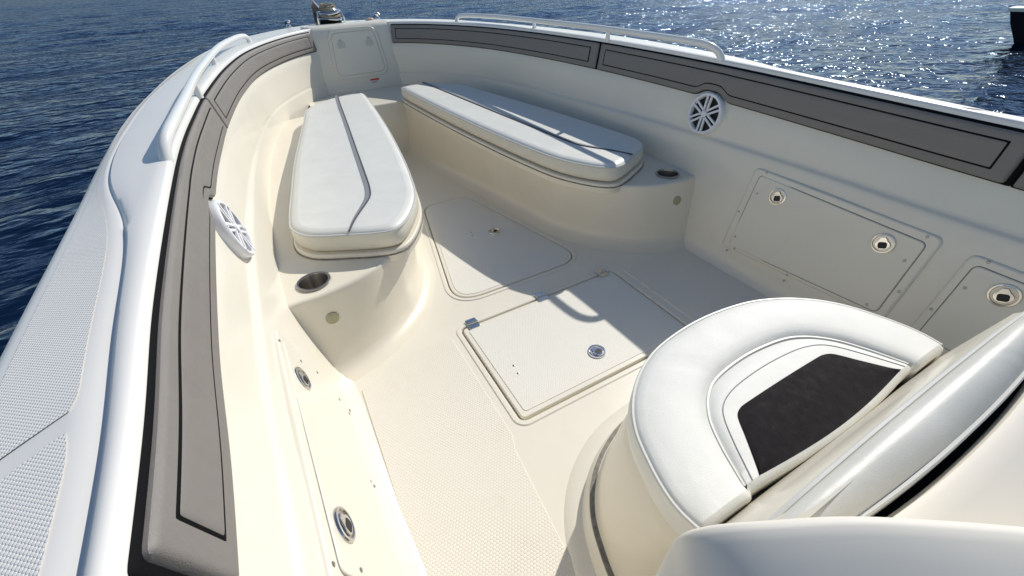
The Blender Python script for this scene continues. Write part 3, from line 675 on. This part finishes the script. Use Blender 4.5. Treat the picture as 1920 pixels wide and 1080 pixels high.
# rounded port shoulder of the console
RG = cr_spline([(-.475, .078, .43), (-.463, .080, .475), (-.453, .080, .52), (-.446, .076, .56), (-.427, .062, .585), (-.392, .039, .60), (-.336, .006, .61), (-.278, -.031, .61), (-.213, -.07, .60), (-.132, -.117, .58), (-.02, -.19, .55), (.12, -.30, .50)], 70)
dn = np.array([-.38, -.92])
dn = np.array([[-.38, -.92]])*(1-sm(26, 0, np.arange(70)))[:, None]+np.array([[-.97, -.25]])*sm(26, 0, np.arange(70))[:, None]
rows = [np.c_[RG[:, :2]-dn*d, RG[:, 2]+dz] for d, dz in ((-.02, -.25), (.006, -.14), (.012, -.07), (.011, -.03), (.007, -.012), (.003, -.003), (0, 0), (-.006, .0005), (-.014, -.002), (-.03, -.009), (-.055, -.023), (-.09, -.045), (-.14, -.079), (-.22, -.135), (-.34, -.22), (-.5, -.33))]
v, f = loft(rows); put('console_shoulder', mesh('console_shoulder', v, f, M['shell'], ang=60), cons)

# hinges of the seat
for x in (-.287, .287):
    v, f = join(box((0, -.004, 0), (.022, .003, .008)), tube([[-.022, -.008, 0], [.022, -.008, 0]], .005, 8)); put('hinge', mesh('hinge', v, f, M['steel']), cons, Matrix.Translation((x*S, .101*S, .318*S)))

# ---- seat cushion
seat = empty('seat_cushion', (0, .24, .314)); tag(seat, 'white rounded seat cushion with black vinyl panel on the console front', 'cushion')
IN = np.array([(-.232, .114), (-.222, .140), (-.205, .180), (-.180, .222), (-.140, .257), (-.09, .276), (0, .284), (.09, .276), (.140, .257), (.180, .222), (.205, .180), (.222, .140), (.232, .114)])
IN = arc_resample(cr_spline(IN, 200), 97)
IK = np.array([(-.200, .113), (-.184, .135), (-.160, .169), (-.146, .190), (-.136, .201), (-.122, .207), (-.10, .209), (0, .210), (.10, .209), (.122, .207), (.136, .201), (.146, .190), (.160, .169), (.184, .135), (.200, .113)])
IK = arc_resample(cr_spline(IK, 200), 97)
ZS = .378
arcs = [(grow(SO, -.012), .315), (grow(SO, -.002), .318), (grow(SO, .004), .332), (grow(SO, .005), .35), (SO, ZS-.004), (grow(SO, -.004), ZS+.004), (grow(SO, -.009), ZS+.0065), (grow(SO, -.020), ZS+.0088), (grow(SO, -.045)*.5+.5*(SO*.55+IN*.45), ZS+.0102), (SO*.30+IN*.70, ZS+.0095), (SO*.14+IN*.86, ZS+.007), (SO*.05+IN*.95, ZS+.003), (IN, ZS-.003)]
prof_rows = [z3(P_, z) for P_, z in arcs]
for r in prof_rows:
    for a_, b_ in ((0, 1), (-1, -2)): r[a_, 1] = .108
def aft_round(rows): return rows
v, f = loft(prof_rows); top_rows = prof_rows[4:]
put('bolster_ring', mesh('bolster_ring', v, f, M['vinylseat'], ang=60), seat)
# inner white border between the ring and the black panel, and the panel
r2 = [z3(IN, ZS-.004), z3(IN*.85+IK*.15, ZS+.001), z3(IN*.5+IK*.5, ZS+.003), z3(IK, ZS+.002)]
v, f = loft(r2); put('inner_border', mesh('inner_border', v, f, M['vinylseat']), seat)
aft = np.c_[np.linspace(.200, -.200, 41)[1:-1], .113-.012*np.cos(np.linspace(-1, 1, 41)[1:-1]*math.pi/2)]
AF = np.c_[np.linspace(-.200, .200, 97), .113-.012*np.cos(np.linspace(-1, 1, 97)*math.pi/2)]
rws = [z3(IK*(1-t)+AF*t, ZS+.002+.0035*math.sin(math.pi*min(1, t*1.02+.06))*(1 if t < 1 else .6)) for t in (0, .03, .1, .25, .4, .55, .7, .85, .95, 1)]
v, f = loft(rws); put('black_panel', mesh('black_panel', v, f, M['black_vinyl'], ang=60), seat)
# aft skirt
ends = [r[0] for r in top_rows]+[r[0] for r in r2[1:]]
endS = [r[-1] for r in r2[::-1][:-1]]+[r[-1] for r in top_rows[::-1]]
line = np.vstack([ends, np.c_[aft[::-1], np.full(len(aft), ZS+.0015)], endS])
sk = [line]
for dy, t in ((-.0035, .06), (-.006, .18), (-.006, .5), (-.004, .85), (.006, 1.)):
    q = line.copy(); q[:, 1] += dy-.004; q[:, 2] = line[:, 2]*(1-t)+.322*t; sk.append(q)
v, f = loft(sk); put('aft_skirt', mesh('aft_skirt', v, f, M['vinylseat'], ang=60), seat)
for P_, z, r_, nm in ((SO, ZS+.001, .0035, 'welt'), (IN, ZS-.001, .0032, 'welt')):
    v, f = tube(z3(P_, z), r_, 6); put(nm, mesh(nm, v, f, M['welt']), seat)
for tq in (.5,):
    v, f = tube(z3(IN*.5+IK*.5, ZS+.003), .0011, 5); put('stitching', mesh('stitching', v, f, M['stripe']), seat)

# ---- backrest bolster behind the seat
br = empty('backrest_bolster', (0, .03, .49)); tag(br, 'long white padded backrest bolster across the console front', 'backrest')
bp_ = [(.056, .470), (.061, .480), (.063, .495), (.0625, .51), (.059, .524), (.053, .534), (.045, .539), (.036, .540), (.027, .5375), (.018, .532), (.010, .523), (.004, .511), (.0, .497), (-.0005, .484), (.002, .472), (.010, .465)]
tk = lambda x: 1-.42*min(1, abs(x)/.35)**2.2
xs = np.r_[-.352, -.350, -.344, -.332, np.linspace(-.31, .31, 25), .332, .344, .350, .352]; rows = []
cy, cz = .035, .50
for x in xs:
    s_ = {.352: .80, .350: .90, .344: .97}.get(round(abs(x), 3), 1)
    rows.append([(x, .051-(.051-(cy-.012+(y-cy)*s_))*tk(x)+.004*math.cos(x*4.4), cz+(z-cz)*s_-.022*abs(x/.35)**4+.0012*math.sin(x*37)*max(0, (z-.5)*25)) for y, z in bp_])
v, f = loft([np.array(r) for r in rows], True, True, True); put('bolster_body', mesh('bolster_body', v, f, M['bolster'], ang=60), br)
for y, z, m in ((.0485, .5255, 'welt'), (-.0085, .5125, 'welt')):
    v, f = tube([(x, .051-(.051-y)*tk(x)+.004*math.cos(x*4.4), z-.022*abs(x/.35)**4+.0012*math.sin(x*37)*(z-.5)*25) for x in np.linspace(-.340, .340, 90)], .0035, 6); put('welt', mesh('welt', v, f, M[m]), br)
v, f = loft([np.array([(x, .051-(.051-yy)*tk(x)+.003, zz) for x in np.linspace(-.345, .345, 41)]) for yy, zz in ((-.004, .42), (-.004, .470), (-.020, .470), (-.020, .42))]); put('backing_board', mesh('backing_board', v, f, M['black']), br)

# ================================================================ neighbouring boat
fb = empty('moored_boat', (12.2, 1.9, SEAZ/S)); tag(fb, 'dark hulled boat with pale deck rim on the sea at the right edge', 'boat')
def far_boat():
    base = Vector((12.75, 3.91, SEAZ)); ang = math.radians(-28); L = 6.0
    mw = Matrix.Translation(base) @ Matrix.Rotation(ang, 4, 'Z')
    n = 30; t = np.linspace(0, 1, n); hb = 1.05*np.sin(np.clip(t*1.15, 0, 1)*math.pi/2)**.7; hb[0] = .02
    def ring(k, z0, z1, dx): return [np.array([(dx*(1-a)+a*L, s_*b*k, z0+(z1-z0)*(1-a)**2) for a, b in zip(t, hb)]) for s_ in (-1, 1)]
    lv = [(.35, -.3, -.3, .75), (.62, .02, .05, .45), (.85, .28, .34, .18), (1.0, .46, .60, 0.)]
    rows = []
    for k, z0, z1, dx in lv:
        p, s_ = ring(k, z0, z1, dx); rows.append(np.vstack([p[::-1], s_[1:]]))
    v, f = loft(rows); v2 = v
    put('hull', mesh('hull', v2, f, M['farhull'], scale=False), fb, mw)
    p, s_ = ring(1.03, .48, .62, -.03); q, w_ = ring(.86, .50, .645, .12); r0 = np.vstack([p[::-1], s_[1:]]); r1 = np.vstack([q[::-1], w_[1:]])
    v, f = loft([r0-[0, 0, .06], r0, r1, r1-[0, 0, .1]]); put('deck_rim', mesh('deck_rim', v, f, M['fardeck'], scale=False), fb, mw)
    c0 = np.vstack([ring(.55, .25, .33, .9)[0][::-1], ring(.55, .25, .33, .9)[1][1:]]); v, f = c0, [tuple(range(len(c0)))]
    put('sole', mesh('sole', v, f, M['fardeck'], scale=False), fb, mw)
    v, f = slab(rrect(2.6, 3.6, -.4, .4, .12), .2, 1.05, .08); put('console', mesh('console', v, f, M['fardeck'], scale=False), fb, mw)
far_boat()

# ---- anchor on the bow roller
an = empty('anchor', (-.10, 4.25, .75)); tag(an, 'dark pointed steel anchor fluke standing up behind the windlass', 'anchor')
AM = Matrix.Translation((-.10*S, 4.24*S, .745*S)) @ Matrix.Diagonal((.8, .8, .72, 1))
def tri_plate(P_, th):
    P_ = np.array(P_, float); a = P_+[0, th/2, 0]; b = P_-[0, th/2, 0]; return loft([b, a], True, True, True)
v, f = tri_plate([(-.07, 0, .0), (.03, .02, .03), (.025, .02, .10), (-.035, .0, .225), (-.065, 0, .17)], .012); put('fluke', mesh('fluke', v, f, M['brushed']), an, AM)
v, f = tube([(-.035, -.01, .222), (.02, -.015, .13), (.06, -.03, .06)], [.007, .010, .012], 10); put('shank', mesh('shank', v, f, M['chrome']), an, AM)
v, f = box((.0, .02, -.004), (.09, .05, .006)); put('roller_plate', mesh('roller_plate', v, f, M['steel']), an, AM)
